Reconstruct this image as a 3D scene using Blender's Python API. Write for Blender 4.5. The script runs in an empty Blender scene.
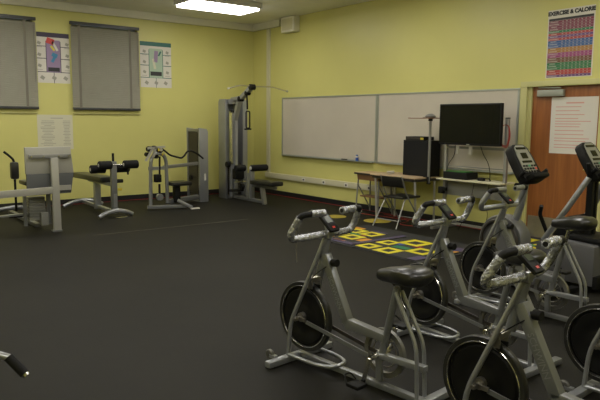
import bpy, bmesh, math, random
from mathutils import Vector, Matrix, Quaternion
random.seed(7)
SC = bpy.context.scene
COL = SC.collection
PI = math.pi
R = math.radians

# ------------------------------------------------------------------ materials
def mat(name, col, rough=.6, metal=0., bump=0., bscale=40., var=0., vscale=3., spec=.5, coat=0., emit=None, estr=0., trans=0., bdist=.01):
    m = bpy.data.materials.new(name); m.use_nodes = True
    nt = m.node_tree; N = nt.nodes; L = nt.links
    b = N['Principled BSDF']
    b.inputs['Base Color'].default_value = (*col, 1)
    b.inputs['Roughness'].default_value = rough
    b.inputs['Metallic'].default_value = metal
    b.inputs['Specular IOR Level'].default_value = spec
    b.inputs['Coat Weight'].default_value = coat
    b.inputs['Transmission Weight'].default_value = trans
    if emit:
        b.inputs['Emission Color'].default_value = (*emit, 1); b.inputs['Emission Strength'].default_value = estr
    tc = N.new('ShaderNodeTexCoord')
    if var > 0:
        n = N.new('ShaderNodeTexNoise'); n.inputs['Scale'].default_value = vscale; n.inputs['Detail'].default_value = 5
        L.new(tc.outputs['Object'], n.inputs['Vector'])
        r = N.new('ShaderNodeValToRGB')
        r.color_ramp.elements[0].position = .3; r.color_ramp.elements[1].position = .7
        r.color_ramp.elements[0].color = (*[c*(1-var) for c in col], 1)
        r.color_ramp.elements[1].color = (*[min(1, c*(1+var)) for c in col], 1)
        L.new(n.outputs['Fac'], r.inputs['Fac']); L.new(r.outputs['Color'], b.inputs['Base Color'])
    if bump > 0:
        n2 = N.new('ShaderNodeTexNoise'); n2.inputs['Scale'].default_value = bscale; n2.inputs['Detail'].default_value = 4
        L.new(tc.outputs['Object'], n2.inputs['Vector'])
        bp = N.new('ShaderNodeBump'); bp.inputs['Strength'].default_value = bump; bp.inputs['Distance'].default_value = bdist
        L.new(n2.outputs['Fac'], bp.inputs['Height']); L.new(bp.outputs['Normal'], b.inputs['Normal'])
    return m

def wood(name, c1, c2, axis=2, rough=.4):
    m = mat(name, c1, rough)
    nt = m.node_tree; N = nt.nodes; L = nt.links; b = N['Principled BSDF']
    tc = N.new('ShaderNodeTexCoord'); mp = N.new('ShaderNodeMapping')
    s = [14., 14., 14.]; s[axis] = .8
    mp.inputs['Scale'].default_value = s
    L.new(tc.outputs['Object'], mp.inputs['Vector'])
    n = N.new('ShaderNodeTexNoise'); n.inputs['Scale'].default_value = 1.6; n.inputs['Detail'].default_value = 6; n.inputs['Distortion'].default_value = .6
    L.new(mp.outputs['Vector'], n.inputs['Vector'])
    r = N.new('ShaderNodeValToRGB'); r.color_ramp.elements[0].position = .3; r.color_ramp.elements[1].position = .72
    r.color_ramp.elements[0].color = (*c1, 1); r.color_ramp.elements[1].color = (*c2, 1)
    L.new(n.outputs['Fac'], r.inputs['Fac']); L.new(r.outputs['Color'], b.inputs['Base Color'])
    return m

M = {}
M['wall'] = mat('wall_paint', (.56, .53, .18), .40, bump=.12, bscale=60, var=.03, vscale=1.2, spec=.35, bdist=.004)
M['sill'] = mat('sill_paint', (.48, .45, .18), .5)
M['crown'] = mat('duct_paint', (.68, .66, .55), .5, var=.04)
M['ceiling'] = mat('ceiling_paint', (.82, .81, .77), .75, bump=.1, bscale=90, var=.03, bdist=.003)
M['base'] = mat('cove_base_rubber', (.008, .008, .009), .5)
M['seam'] = mat('floor_seam', (.085, .075, .055), .6)
M['red'] = mat('red_tape', (.26, .022, .015), .5)
M['frame_y'] = mat('door_frame_paint', (.50, .48, .21), .35, var=.03)
M['door'] = wood('door_wood', (.20, .064, .016), (.30, .105, .028), 2, .35)
M['kick'] = mat('kick_plate_steel', (.34, .31, .25), .38, .8, var=.15, vscale=6)
M['closer'] = mat('closer_grey', (.30, .31, .26), .45, .3)
M['alu'] = mat('aluminium_trim', (.36, .38, .34), .4, .6)
M['board'] = mat('whiteboard_enamel', (.50, .455, .375), .28, var=.05, vscale=1.3, spec=.4)
M['race'] = mat('raceway_paint', (.55, .52, .36), .45)
M['slat'] = mat('blind_slat', (.26, .245, .185), .5, var=.04, vscale=8)
M['blinddark'] = mat('blind_rail', (.035, .036, .035), .4)
M['tape'] = mat('blind_tape', (.17, .155, .12), .8)
M['paper'] = mat('paper', (.60, .57, .50), .7, var=.02)
M['paper_old'] = mat('paper_faded', (.56, .54, .40), .8)
M['ink'] = mat('grey_print', (.30, .29, .24), .8)
M['redink'] = mat('red_print', (.58, .30, .26), .8)
M['navy'] = mat('poster_navy', (.04, .03, .06), .5)
M['teal'] = mat('poster_teal', (.02, .12, .10), .5)
M['violet'] = mat('poster_violet', (.27, .19, .30), .5)
M['pred'] = mat('poster_red', (.55, .06, .05), .5)
M['pyellow'] = mat('poster_yellow', (.6, .5, .05), .5)
M['pblue'] = mat('poster_blue', (.05, .22, .38), .5)
M['pgreen'] = mat('poster_green', (.35, .45, .33), .5)
M['pdark'] = mat('poster_black', (.02, .02, .02), .5)
M['silver'] = mat('silver_frame_paint', (.32, .33, .34), .28, .6, var=.05, vscale=5)
M['silverd'] = mat('dull_silver_paint', (.20, .206, .21), .34, .5, var=.06, vscale=4)
M['lightsilver'] = mat('light_silver_paint', (.42, .41, .365), .35, .35, var=.03)
M['chrome'] = mat('chrome', (.72, .71, .68), .16, 1.)
M['ducttape'] = mat('duct_tape_wrap', (.44, .45, .48), .27, .7, bump=.9, bscale=42, var=.25, vscale=38, bdist=.018)
M['black'] = mat('black_plastic', (.005, .005, .0045), .6, spec=.25)
M['blackv'] = mat('black_vinyl', (.010, .010, .0095), .34, bump=.15, bscale=80, spec=.6, bdist=.003)
M['blackfoam'] = mat('black_foam', (.007, .007, .007), .7, spec=.25, bump=.3, bscale=120)
M['disc'] = mat('flywheel_black', (.005, .005, .005), .5, .0, spec=.25, var=.2, vscale=8)
M['rimgrey'] = mat('flywheel_edge_steel', (.04, .04, .037), .38, .5, var=.1, vscale=9)
M['hub'] = mat('hub_steel', (.38, .36, .32), .3, .9)
M['guard'] = mat('guard_grey', (.15, .147, .13), .4, .4)
M['shroud'] = mat('shroud_grey_plastic', (.105, .105, .108), .5, var=.05)
M['shroudl'] = mat('shroud_rim_grey', (.15, .15, .145), .42, .2)
M['screen'] = mat('dark_screen', (.006, .0065, .006), .16, spec=.2)
M['lcd'] = mat('lcd_greenish', (.06, .07, .05), .2)
M['redb'] = mat('red_button', (.55, .05, .035), .4)
M['greenb'] = mat('green_button', (.03, .25, .12), .4)
M['panelg'] = mat('console_face_grey', (.24, .24, .20), .4)
M['white'] = mat('white_plastic', (.62, .60, .54), .4)
M['tan'] = wood('tan_laminate', (.44, .31, .16), (.52, .38, .21), 1, .45)
M['tabletop'] = wood('brown_laminate', (.40, .29, .17), (.47, .35, .22), 1, .35)
M['edge'] = mat('dark_table_edge', (.03, .025, .02), .5)
M['brown'] = mat('brown_tray', (.20, .10, .045), .5)
M['greymet'] = mat('grey_metal_panel', (.22, .22, .20), .5, .2)
M['postgrey'] = mat('grey_post', (.30, .30, .285), .38, .6)
M['green'] = mat('green_plastic', (.03, .16, .02), .4)
M['redcord'] = mat('red_cord', (.28, .03, .02), .5)
M['glassgrey'] = mat('smoked_panel', (.11, .115, .12), .3, .1)
M['fyellow'] = mat('foam_yellow', (.66, .58, .02), .6, bump=.2, bscale=150)
M['fpurple'] = mat('foam_purple', (.065, .05, .10), .7)
M['forange'] = mat('foam_orange', (.60, .27, .02), .7)
M['fgreen'] = mat('foam_green', (.02, .16, .07), .7)
M['fred'] = mat('foam_red', (.25, .03, .03), .7)
M['fblue'] = mat('foam_blue', (.03, .06, .28), .7)
M['fpink'] = mat('foam_pink', (.50, .22, .15), .7)
M['fblack'] = mat('foam_black', (.020, .020, .019), .75, bump=.2, bscale=100)
M['yellowdot'] = mat('yellow_spot_rubber', (.32, .25, .025), .6)
M['tag_y'] = mat('yellow_tag', (.6, .48, .04), .5)
M['bluecap'] = mat('blue_bottle', (.02, .08, .35), .4)
M['diff'] = mat('lit_diffuser', (.9, .9, .9), .5, emit=(1., .965, .90), estr=12.)
M['fixture'] = mat('fixture_white', (.55, .54, .52), .5)
# floor rubber with fleck
def floor_mat():
    m = mat('rubber_floor', (.030, .030, .026), .62, bump=.3, bscale=180, bdist=.003, spec=.16)
    nt = m.node_tree; N = nt.nodes; L = nt.links; b = N['Principled BSDF']
    tc = N.new('ShaderNodeTexCoord')
    n1 = N.new('ShaderNodeTexNoise'); n1.inputs['Scale'].default_value = 1.1; n1.inputs['Detail'].default_value = 8; n1.inputs['Roughness'].default_value = .7
    L.new(tc.outputs['Object'], n1.inputs['Vector'])
    r1 = N.new('ShaderNodeValToRGB'); r1.color_ramp.elements[0].position = .3; r1.color_ramp.elements[1].position = .75
    r1.color_ramp.elements[0].color = (.0075, .0070, .0052, 1); r1.color_ramp.elements[1].color = (.0145, .0132, .0098, 1)
    L.new(n1.outputs['Fac'], r1.inputs['Fac'])
    n2 = N.new('ShaderNodeTexVoronoi'); n2.inputs['Scale'].default_value = 70
    L.new(tc.outputs['Object'], n2.inputs['Vector'])
    r2 = N.new('ShaderNodeValToRGB'); r2.color_ramp.elements[0].position = .04; r2.color_ramp.elements[1].position = .14
    r2.color_ramp.elements[0].color = (.045, .043, .036, 1); r2.color_ramp.elements[1].color = (0, 0, 0, 1)
    L.new(n2.outputs['Distance'], r2.inputs['Fac'])
    mx = N.new('ShaderNodeMix'); mx.data_type = 'RGBA'; mx.blend_type = 'ADD'; mx.inputs[0].default_value = .6
    L.new(r1.outputs['Color'], mx.inputs[6]); L.new(r2.outputs['Color'], mx.inputs[7])
    L.new(mx.outputs[2], b.inputs['Base Color'])
    return m
M['floor'] = floor_mat()

# ------------------------------------------------------------------ mesh builder
class MB:
    def __init__(s): s.bm = bmesh.new(); s.mats = []; s.cur = 0
    def m(s, key):
        if key not in s.mats: s.mats.append(key)
        s.cur = s.mats.index(key); return s
    def _tag(s, faces, smooth=False):
        for f in faces: f.material_index = s.cur; f.smooth = smooth
    def box(s, c, d, rot=None, bev=0.):
        """c centre, d full dims, rot Matrix/Euler tuple"""
        r = bmesh.ops.create_cube(s.bm, size=1.)
        vs = r['verts']
        for v in vs: v.co = Vector((v.co.x*d[0], v.co.y*d[1], v.co.z*d[2]))
        if bev > 0:
            es = {e for v in vs for e in v.link_edges}
            rb = bmesh.ops.bevel(s.bm, geom=list(es), offset=bev, segments=2, profile=.6, affect='EDGES')
            vs = list({v for f in rb['faces'] for v in f.verts} | {v for v in vs if v.is_valid})
        mt = Matrix.Translation(Vector(c))
        if rot is not None:
            if isinstance(rot, tuple):
                from mathutils import Euler
                rot = Euler(rot).to_matrix().to_4x4()
            mt = mt @ rot.to_4x4()
        for v in vs: v.co = mt @ v.co
        s._tag({f for v in vs for f in v.link_faces})
        return s
    def beam(s, a, b, w, h, up=(0, 0, 1), bev=0.):
        a = Vector(a); b = Vector(b); d = (b-a); L = d.length; x = d.normalized()
        u = Vector(up)
        y = u.cross(x)
        if y.length < 1e-4: y = Vector((0, 1, 0)).cross(x)
        y.normalize(); z = x.cross(y)
        rot = Matrix((x, y, z)).transposed()
        return s.box((a+b)/2, (L, w, h), rot, bev)
    def tube(s, pts, r, seg=10, fil=0., closed=False, cap=True, flat=None):
        P = [Vector(p) for p in pts]
        if fil > 0: P = fillet(P, fil, closed)
        n = len(P)
        if n < 2: return s
        rings = []; prev = None
        for i in range(n):
            if closed: t = (P[(i+1) % n]-P[i-1])
            else: t = (P[min(i+1, n-1)]-P[max(i-1, 0)])
            t.normalize()
            if prev is None:
                a = Vector((0, 0, 1)) if abs(t.z) < .9 else Vector((1, 0, 0))
                nrm = (a - t*a.dot(t)).normalized()
            else:
                nrm = (prev - t*prev.dot(t)).normalized()
            prev = nrm; bn = t.cross(nrm)
            rr = r[i*(len(r)-1)//max(1, n-1)] if isinstance(r, (list, tuple)) else r
            fy = rr if flat is None else rr*flat
            rings.append([s.bm.verts.new(P[i] + nrm*math.cos(k*2*PI/seg)*rr + bn*math.sin(k*2*PI/seg)*fy) for k in range(seg)])
        fs = []
        m_ = n if closed else n-1
        for i in range(m_):
            A = rings[i]; B = rings[(i+1) % n]
            for k in range(seg):
                fs.append(s.bm.faces.new((A[k], A[(k+1) % seg], B[(k+1) % seg], B[k])))
        s._tag(fs, True)
        if cap and not closed:
            c1 = s.bm.faces.new(list(reversed(rings[0]))); c2 = s.bm.faces.new(rings[-1]); s._tag([c1, c2])
        return s
    def cyl(s, a, b, r, seg=20, r2=None):
        return s.lathe(a, b, [(0, 0), (r, 0), (r if r2 is None else r2, 1), (0, 1)], seg, rel=True)
    def lathe(s, a, b, prof, seg=32, rel=False):
        """prof (radius, t) along axis a->b ; t absolute metres unless rel"""
        a = Vector(a); b = Vector(b); ax = (b-a); L = ax.length; ax.normalize()
        u = Vector((0, 0, 1)) if abs(ax.z) < .9 else Vector((1, 0, 0))
        u = (u-ax*u.dot(ax)).normalized(); v = ax.cross(u)
        rings = []
        for (r, t) in prof:
            c = a+ax*(t*L if rel else t)
            if r < 1e-6: rings.append([s.bm.verts.new(c)])
            else: rings.append([s.bm.verts.new(c+u*math.cos(k*2*PI/seg)*r+v*math.sin(k*2*PI/seg)*r) for k in range(seg)])
        fs = []
        for A, B in zip(rings, rings[1:]):
            for k in range(seg):
                k2 = (k+1) % seg
                q = [A[k % len(A)], A[k2 % len(A)], B[k2 % len(B)], B[k % len(B)]]
                qq = []
                for w in q:
                    if w not in qq: qq.append(w)
                if len(qq) >= 3:
                    try: fs.append(s.bm.faces.new(qq))
                    except ValueError: pass
        s._tag(fs, True)
        return s
    def ring(s, c, ax, R1, r, seg=40, seg2=8, sx=1.):
        c = Vector(c); ax = Vector(ax).normalized()
        u = Vector((0, 0, 1)) if abs(ax.z) < .9 else Vector((1, 0, 0))
        u = (u-ax*u.dot(ax)).normalized(); v = ax.cross(u)
        return s.tube([c+u*math.cos(k*2*PI/seg)*R1+v*math.sin(k*2*PI/seg)*R1 for k in range(seg)], r, seg2, closed=True)
    def prism(s, pts, ext, bev=0.):
        """pts 3D polygon, ext vector extrusion"""
        vs = [s.bm.verts.new(Vector(p)) for p in pts]
        f = s.bm.faces.new(vs)
        r = bmesh.ops.extrude_face_region(s.bm, geom=[f])
        nv = [g for g in r['geom'] if isinstance(g, bmesh.types.BMVert)]
        for v in nv: v.co += Vector(ext)
        fs = {g for v in vs+nv for g in v.link_faces}
        s._tag(fs)
        if bev > 0:
            es = list({e for v in vs+nv for e in v.link_edges})
            rb = bmesh.ops.bevel(s.bm, geom=es, offset=bev, segments=2, profile=.6, affect='EDGES'); s._tag(rb['faces'])
        return s
    def loft(s, rings, cap=True, smooth=True):
        RR = [[s.bm.verts.new(Vector(p)) for p in r] for r in rings]
        fs = []
        for A, B in zip(RR, RR[1:]):
            n = len(A)
            for k in range(n): fs.append(s.bm.faces.new((A[k], A[(k+1) % n], B[(k+1) % n], B[k])))
        if cap: fs.append(s.bm.faces.new(list(reversed(RR[0])))); fs.append(s.bm.faces.new(RR[-1]))
        s._tag(fs, smooth); return s
    def build(s, name, parent=None, key=None):
        bmesh.ops.recalc_face_normals(s.bm, faces=s.bm.faces[:])
        me = bpy.data.meshes.new(name); s.bm.to_mesh(me); s.bm.free()
        for k in (s.mats or [key]): me.materials.append(M[k])
        try: me.set_sharp_from_angle(angle=R(38))
        except Exception: pass
        o = bpy.data.objects.new(name, me); COL.objects.link(o)
        if parent is not None: o.parent = parent
        return o

def fillet(P, r, closed=False):
    out = []; n = len(P)
    for i in range(n):
        if not closed and i in (0, n-1): out.append(P[i]); continue
        a = P[i-1]; b = P[i]; c = P[(i+1) % n]
        d1 = (a-b); d2 = (c-b)
        if d1.length < 1e-5 or d2.length < 1e-5: out.append(b); continue
        q = min(r, d1.length*.48, d2.length*.48)
        s = b+d1.normalized()*q; e = b+d2.normalized()*q
        for k in range(6):
            t = k/5; out.append(s*(1-t)**2+b*2*t*(1-t)+e*t*t)
    return out

def nb(key): return MB().m(key)
def thing(name, label, cat, loc=(0, 0, 0), rotz=0., group=None):
    o = bpy.data.objects.new(name, None); COL.objects.link(o); o.empty_display_size = .1
    o.location = loc; o.rotation_euler = (0, 0, rotz); return tag(o, label, cat, group)
def tag(o, label, cat, group=None):
    o['label'] = label; o['category'] = cat
    if group: o['group'] = group
    return o
def struct(o): o['kind'] = 'structure'; return o
def copy_tree(o, parent=None):
    c = o.copy(); COL.objects.link(c)
    if parent is not None: c.parent = parent
    for ch in list(o.children): copy_tree(ch, c)
    return c
def text_mesh(s, size, key, name, parent=None, ext=.0008, mtx=None, align='CENTER', bold=0.):
    cu = bpy.data.curves.new(name, 'FONT'); cu.body = s; cu.size = size; cu.extrude = ext; cu.align_x = align; cu.align_y = 'CENTER'; cu.offset = bold
    t = bpy.data.objects.new(name, cu); COL.objects.link(t)
    dg = bpy.context.evaluated_depsgraph_get(); dg.update()
    me = bpy.data.meshes.new_from_object(t.evaluated_get(dg)); bpy.data.objects.remove(t)
    me.materials.clear(); me.materials.append(M[key])
    if mtx is not None: me.transform(mtx)
    o = bpy.data.objects.new(name, me); COL.objects.link(o)
    if parent is not None: o.parent = parent
    return o

# ------------------------------------------------------------------ room
XW, YW, H = -9.6, -13.6, 3.614
WIN = [(-5.86, -4.58), (-3.91, -2.67)]; WZ0, WZ1 = 1.755, 3.27
struct(nb('floor').box((XW/2, YW/2, -.05), (-XW+.4, -YW+.4, .1)).build('floor'))
struct(nb('ceiling').box((XW/2, YW/2, H+.05), (-XW+.4, -YW+.4, .1)).build('ceiling'))
b = nb('wall')       # window wall, at y = 0, with two openings
xs = [XW-.2, WIN[0][0], WIN[0][1], WIN[1][0], WIN[1][1], .2]
for i in range(0, 5, 2): b.box(((xs[i]+xs[i+1])/2, .1, H/2), (xs[i+1]-xs[i], .2, H))
for (a, c) in WIN:
    b.box(((a+c)/2, .1, WZ0/2), (c-a, .2, WZ0)); b.box(((a+c)/2, .1, (WZ1+H)/2), (c-a, .2, H-WZ1))
struct(b.build('wall_back'))
# right wall with door opening
DY0, DY1, DZ = -6.70, -7.86, 2.11
b = nb('wall'); b.box((.1, DY0/2, H/2), (.2, -DY0, H)); b.box((.1, (DY1+YW)/2, H/2), (.2, DY1-YW, H)); b.box((.1, (DY0+DY1)/2, (DZ+H)/2), (.2, DY0-DY1, H-DZ))
struct(b.build('wall_right'))
struct(nb('wall').box((XW-.1, YW/2, H/2), (.2, -YW, H)).build('wall_left'))
struct(nb('wall').box((XW/2, YW-.1, H/2), (-XW, .2, H)).build('wall_front'))
# base boards and the red line at their foot
struct(nb('base').box((XW/2, -.008, .051), (-XW, .016, .098)).build('baseboard_back'))
struct(nb('base').box((-.008, DY0/2+.03, .051), (.016, -DY0-.05, .098)).build('baseboard_right'))
struct(nb('base').box((-.008, (DY1+YW)/2-.06, .051), (.016, DY1-YW-.12, .098)).build('baseboard_right_far'))
struct(nb('red').box((XW/2, -.027, .003), (-XW, .022, .006)).build('trim_1'))
struct(nb('red').box((-.027, DY0/2, .003), (.022, -DY0-.1, .006)).build('trim_2'))
# boxed cable duct under the ceiling
struct(nb('crown').box((XW/2, -.03, 3.545), (-XW, .06, .135), bev=.004).build('trim_3'))
struct(nb('crown').box((-.03, -.55, 3.545), (.06, -.96-.0, .135), bev=.004).build('trim_4'))
# thin seam lines of the rubber floor
struct(nb('seam').box((-3.55, -3.33, .0015), (2.5, .012, .003)).build('trim_5'))
# windows
for i, (a, c) in enumerate(WIN):
    w = bpy.data.objects.new('window_%d' % (i+1), None); COL.objects.link(w); w.location = ((a+c)/2, .12, WZ0); struct(w)
    f = nb('alu'); W = c-a; HH = WZ1-WZ0
    f.box((0, 0, .025), (W, .06, .05)); f.box((0, 0, HH-.025), (W, .06, .05)); f.box((-W/2+.02, 0, HH/2), (.04, .06, HH)); f.box((W/2-.02, 0, HH/2), (.04, .06, HH)); f.box((0, 0, HH*.5), (W, .05, .05))
    f.build('window_frame', w)
    g = bpy.data.materials.get('window_glass') or mat('window_glass', (.9, .92, .92), .05, trans=1.)
    M['glass'] = g
    nb('glass').box((0, 0, HH/2), (W-.06, .006, HH-.06)).build('window_pane', w)
    nb('sill').box((0, -.135, -.088), (W+.05, .028, .016), bev=.003).build('window_sill', w)
# blinds
def make_blind(label):
    t = thing('venetian_blind', label, 'blind', (0, 0, 0), 0, 'venetian blinds on the window wall')
    W = 1.285
    nb('blinddark').box((0, -.045, 3.28), (W+.02, .05, .055), bev=.004).build('headrail', t)
    s = nb('slat')
    z = 3.205; k = 0
    while z > 1.79:
        
        pr = []
        for a in (-1, -.5, 0, .5, 1): pr.append((-.0100*(1-a*a)+.016*a, .0215*a))
        pts = [(-W/2, -.05+n, z+v) for n, v in pr] + [(-W/2, -.047+n, z+v) for n, v in reversed(pr)]
        s.prism(pts, (W, 0, 0)); z -= .0345
    s.build('slats', t)
    nb('blinddark').box((0, -.05, 1.757), (W+.01, .032, .05), bev=.006).build('bottom_rail', t)
    for x in (-.50, .46):
        nb('tape').box((x, -.068, 2.51), (.042, .002, 1.48)).build('ladder_tape', t)
    nb('tape').tube([(.60, -.085, 3.24), (.605, -.085, 2.2)], .004, 6).build('tilt_cord', t)
    return t
bl = make_blind('grey venetian blind beside the second wall chart, the complete one of two blinds'); bl.location = (-3.305, 0, 0)
b2 = copy_tree(bl); b2.location = (-5.205, 0, 0); b2['label'] = 'grey venetian blind cut off by the left edge of the picture'
b2.location.x = -5.19

# door
d = bpy.data.objects.new('door_1', None); COL.objects.link(d); d.location = (0, 0, 0); struct(d)
f = nb('frame_y')
f.box((.06, DY0-.0, (DZ-.066)/2), (.20, .10, DZ-.066)); f.box((.06, DY1+.05, (DZ-.066)/2), (.20, .10, DZ-.066)); f.box((.06, (DY0+DY1)/2, DZ-.03), (.20, DY0-DY1+.10, .07), bev=.004)
f.box((.05, DY0-.075, DZ/2-.02), (.10, .05, DZ-.04)); 
f.build('door_frame', d)
LY0, LY1 = -6.80, -7.80
nb('door').box((.055, (LY0+LY1)/2, 1.035), (.045, LY0-LY1, 2.05)).build('door_leaf', d)
nb('kick').box((.030, (LY0+LY1)/2, .16), (.004, LY0-LY1-.04, .29)).build('kick_plate', d)
h = nb('chrome'); h.cyl((.03, -7.72, .98), (-.03, -7.72, .98), .03); h.tube([(-.03, -7.72, .98), (-.03, -7.60, .98)], .010, 10)
h.build('door_handle', d)
cl = nb('closer'); cl.box((.0, -7.08, 1.955), (.06, .37, .085), bev=.008)
cl.build('door_closer', d)
nb('closer').beam((.0, -6.9, 2.03), (-.01, -7.22, 2.02), .03, .012).build('closer_arm', d)
# notices
def poster(name, label, cat, y0, y1, z0, z1, thick=.002, x=-.0015, key='paper'):
    t = thing(name, label, cat, (x, (y0+y1)/2, (z0+z1)/2))
    nb(key).box((0, 0, 0), (thick, abs(y1-y0), z1-z0)).build('sheet', t)
    return t
# door paper: on the door leaf
t = poster('notice_sheet', 'large white notice with red print taped on the wooden door', 'notice', -7.08, -7.71, 1.17, 1.90, x=.031)
b = nb('redink'); rr = random.Random(3)
b.box((-.0016, -.01, .29), (.0008, .24, .018))
z = .24
while z > -.32:
    w = rr.uniform(.30, .50); b.box((-.0016, .0-(.5-w)/2*-1+.0, z), (.0008, w, .010)); z -= rr.choice([.035, .035, .05])
b.build('print', t)
# exercise & calorie poster
t = poster('calorie_chart', 'EXERCISE & CALORIE chart of coloured rows on the yellow wall above the door', 'poster', -6.985, -7.615, 2.15, 3.015)
t.rotation_euler = (R(-.3), 0, 0)
mx = Matrix(((0, 0, -1, -.0018), (-1, 0, 0, 0), (0, 1, 0, .385), (0, 0, 0, 1)))
text_mesh('EXERCISE & CALORIE', .067, 'pdark', 'title', t, .0004, mx, bold=.0045)
rows = ['pdark', 'rowm', 'rowm', 'rowm', 'rowm', 'rowg', 'rowr', 'rowv', 'rowr', 'rowb', 'rowb', 'rowb', 'rowo', 'rowo', 'rowp', 'rowp', 'rown', 'rown', 'rowg', 'rowg', 'rowg', 'rowr', 'rowr', 'rowv']
for k, c in dict(rowm=(.17, .025, .05), rowg=(.01, .14, .04), rowr=(.36, .03, .03), rowv=(.12, .05, .17), rowb=(.02, .08, .24), rowo=(.33, .15, .02), rowp=(.26, .03, .14), rown=(.13, .05, .02)).items(): M[k] = mat('chart_'+k, c, .35)
tb = MB(); z = .325; hh = (.325+.425)/len(rows)
for i, k in enumerate(rows):
    tb.m(k).box((-.0015, .0, z-hh/2), (.0010, .60, hh*.94)); z -= hh
tb.build('table_rows', t)
cb = nb('paper')
for i in range(1, len(rows)):
    zc = .325-hh*(i+.5)
    cb.box((-.0023, .225, zc), (.0006, .08+.03*((i*7) % 3), hh*.16))
    for j in range(8): cb.box((-.0023, .105-j*.051, zc), (.0006, .018, hh*.17))
cb.build('table_figures', t)

# charts on the window wall
def wall_chart(name, label, x0, x1, z0, z1, head, mid, figs):
    t = thing(name, label, 'poster', ((x0+x1)/2, -.0013, (z0+z1)/2), 0)
    W = x1-x0; HH = z1-z0
    nb('paper').box((0, 0, 0), (W, .002, HH)).build('sheet', t)
    b = nb(head); b.box((0, -.0016, HH/2-.04), (W, .001, .08)); b.box((-W*.22, -.0016, .02), (.012, .001, HH*.62)); b.box((W*.22, -.0016, .02), (.012, .001, HH*.62)); b.box((0, -.0016, -HH/2+.09), (.010, .001, .19))
    b.box((0, -.0016, HH/2-.24), (W, .001, .012)); b.box((0, -.0016, HH/2-.45), (W, .001, .012)); b.box((0, -.0016, -HH/2+.19), (W, .001, .012))
    b.build('header_and_lines', t)
    nb(mid).box((0, -.0022, .03), (W*.42, .001, HH*.64)).build('centre_panel', t)
    f = MB()
    for (k, x, z, w, h2, a) in figs: f.m(k).box((x, -.0031, z), (w, .001, h2), (0, a, 0))
    f.build('figure', t)
    p = nb('ink')
    for x in (-.24, .24):
        for z in (.25, .05, -.14): p.box((x, -.0018, z), (.06, .001, .05), (0, .4, 0)); p.box((x, -.0018, z-.07), (.10, .001, .008))
    for x in (-.2, 0, .2): p.box((x, -.0018, -HH/2+.09), (.07, .001, .06), (0, .6, 0))
    p.build('small_drawings', t)
    return t
wall_chart('muscle_chart', 'exercise wall chart with purple middle and red figure between the two blinds', -4.525, -3.965, 2.20, 3.075, 'navy', 'violet',
  [('pred', -.05, .29, .13, .10, .3), ('pyellow', -.01, .17, .10, .04, .9), ('pblue', .02, .05, .10, .07, .4), ('paper', .03, .21, .04, .18, -.5), ('pdark', 0, -.20, .20, .07, 0), ('pblue', .0, -.02, .05, .12, .5)])
wall_chart('stretching_chart', 'exercise wall chart with green header to the right of the blinds', -2.620, -1.965, 2.195, 3.07, 'teal', 'pgreen',
  [('violet', .0, .16, .08, .22, .1), ('paper_old', -.04, .02, .05, .20, -.2), ('pdark', 0, -.17, .24, .08, 0), ('teal', .08, .22, .03, .10, .5)])
t = thing('printed_list', 'faded printed list taped on the wall below the gap between blinds', 'notice', (-4.262, -.001, 1.33), 0)
nb('paper_old').box((0, 0, 0), (.62, .002, .62)).build('sheet', t)
b = nb('ink'); rr = random.Random(5)
b.box((.03, -.0014, .25), (.22, .0008, .012))
for i in range(17):
    z = .20-i*.027; b.box((-.13, -.0014, z), (rr.uniform(.12, .26), .0008, .009)); b.box((.20, -.0014, z), (rr.uniform(.08, .14), .0008, .009))
b.build('print', t)

# whiteboards: two panels, each its own thing
def whiteboard(label, y0, y1):
    t = thing('whiteboard', label, 'whiteboard', (0, (y0+y1)/2, .857), 0, 'whiteboards on the long wall')
    W = abs(y1-y0); HH = 1.179
    nb('board').box((-.010, 0, HH/2), (.012, W-.03, HH-.03)).build('writing_surface', t)
    f = nb('alu')
    f.box((-.013, 0, HH-.012), (.026, W, .024)); f.box((-.013, 0, .012), (.026, W, .024))
    f.box((-.013, W/2-.016, HH/2), (.026, .032, HH-.048)); f.box((-.013, -W/2+.016, HH/2), (.026, .032, HH-.048))
    f.build('frame', t)
    nb('alu').box((-.045, 0, .0), (.07, W-.1, .012), bev=.003).build('marker_tray', t)
    return t
whiteboard('empty whiteboard with marker tray, the one nearer the room corner', -1.09, -3.872)
whiteboard('whiteboard behind the black television, next to the door', -3.878, -6.635)
e = nb('bluecap'); e.box((0, 0, .03), (.03, .05, .06), bev=.006); e.m('white').box((0, 0, .075), (.032, .052, .03), bev=.006); e.m('bluecap').box((0, 0, .10), (.02, .04, .02), bev=.004)
e = e.build('spray_bottle'); e.location = (-.05, -3.42, .8635); tag(e, 'small blue and white bottle standing on the whiteboard tray', 'bottle')
e = nb('edge').box((0, 0, .012), (.04, .13, .024), bev=.005).build('board_eraser'); e.location = (-.05, -3.08, .8635); tag(e, 'dark eraser lying on the whiteboard tray', 'eraser')
# raceway with outlets, duct drop and ceiling box
t = thing('wall_raceway', 'cream cable raceway with outlets running low along the whiteboard wall', 'raceway', (0, 0, 0))
b = nb('race'); b.box((-.024, -2.43, .41), (.048, 3.83, .108), bev=.006); b.build('raceway_channel', t)
nb('race').box((-.02, -.60, 1.97), (.04, .10, 3.0), bev=.005).build('vertical_duct', t)
nb('race').prism([(-.001, -.55, .464), (-.001, -.65, .464), (-.001, -.65, .56), (-.001, -.56, .60)], (-.03, 0, 0)).build('duct_elbow', t)
for y in (-1.873, -2.496, -3.14, -3.746):
    o = nb('white').box((-.050, y, .405), (.005, .10, .07), bev=.002).build('outlet_plate', t)
    nb('edge').box((-.0535, y, .405), (.003, .045, .03)).build('socket', o)
t = thing('wall_box', 'cream box mounted under the ceiling at the end of the duct', 'speaker', (0, -1.44, 3.30))
nb('crown').box((-.08, 0, .155), (.155, .42, .30), bev=.015).build('housing', t)
nb('race').box((-.159, 0, .155), (.004, .34, .22)).build('grille', t)

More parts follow.
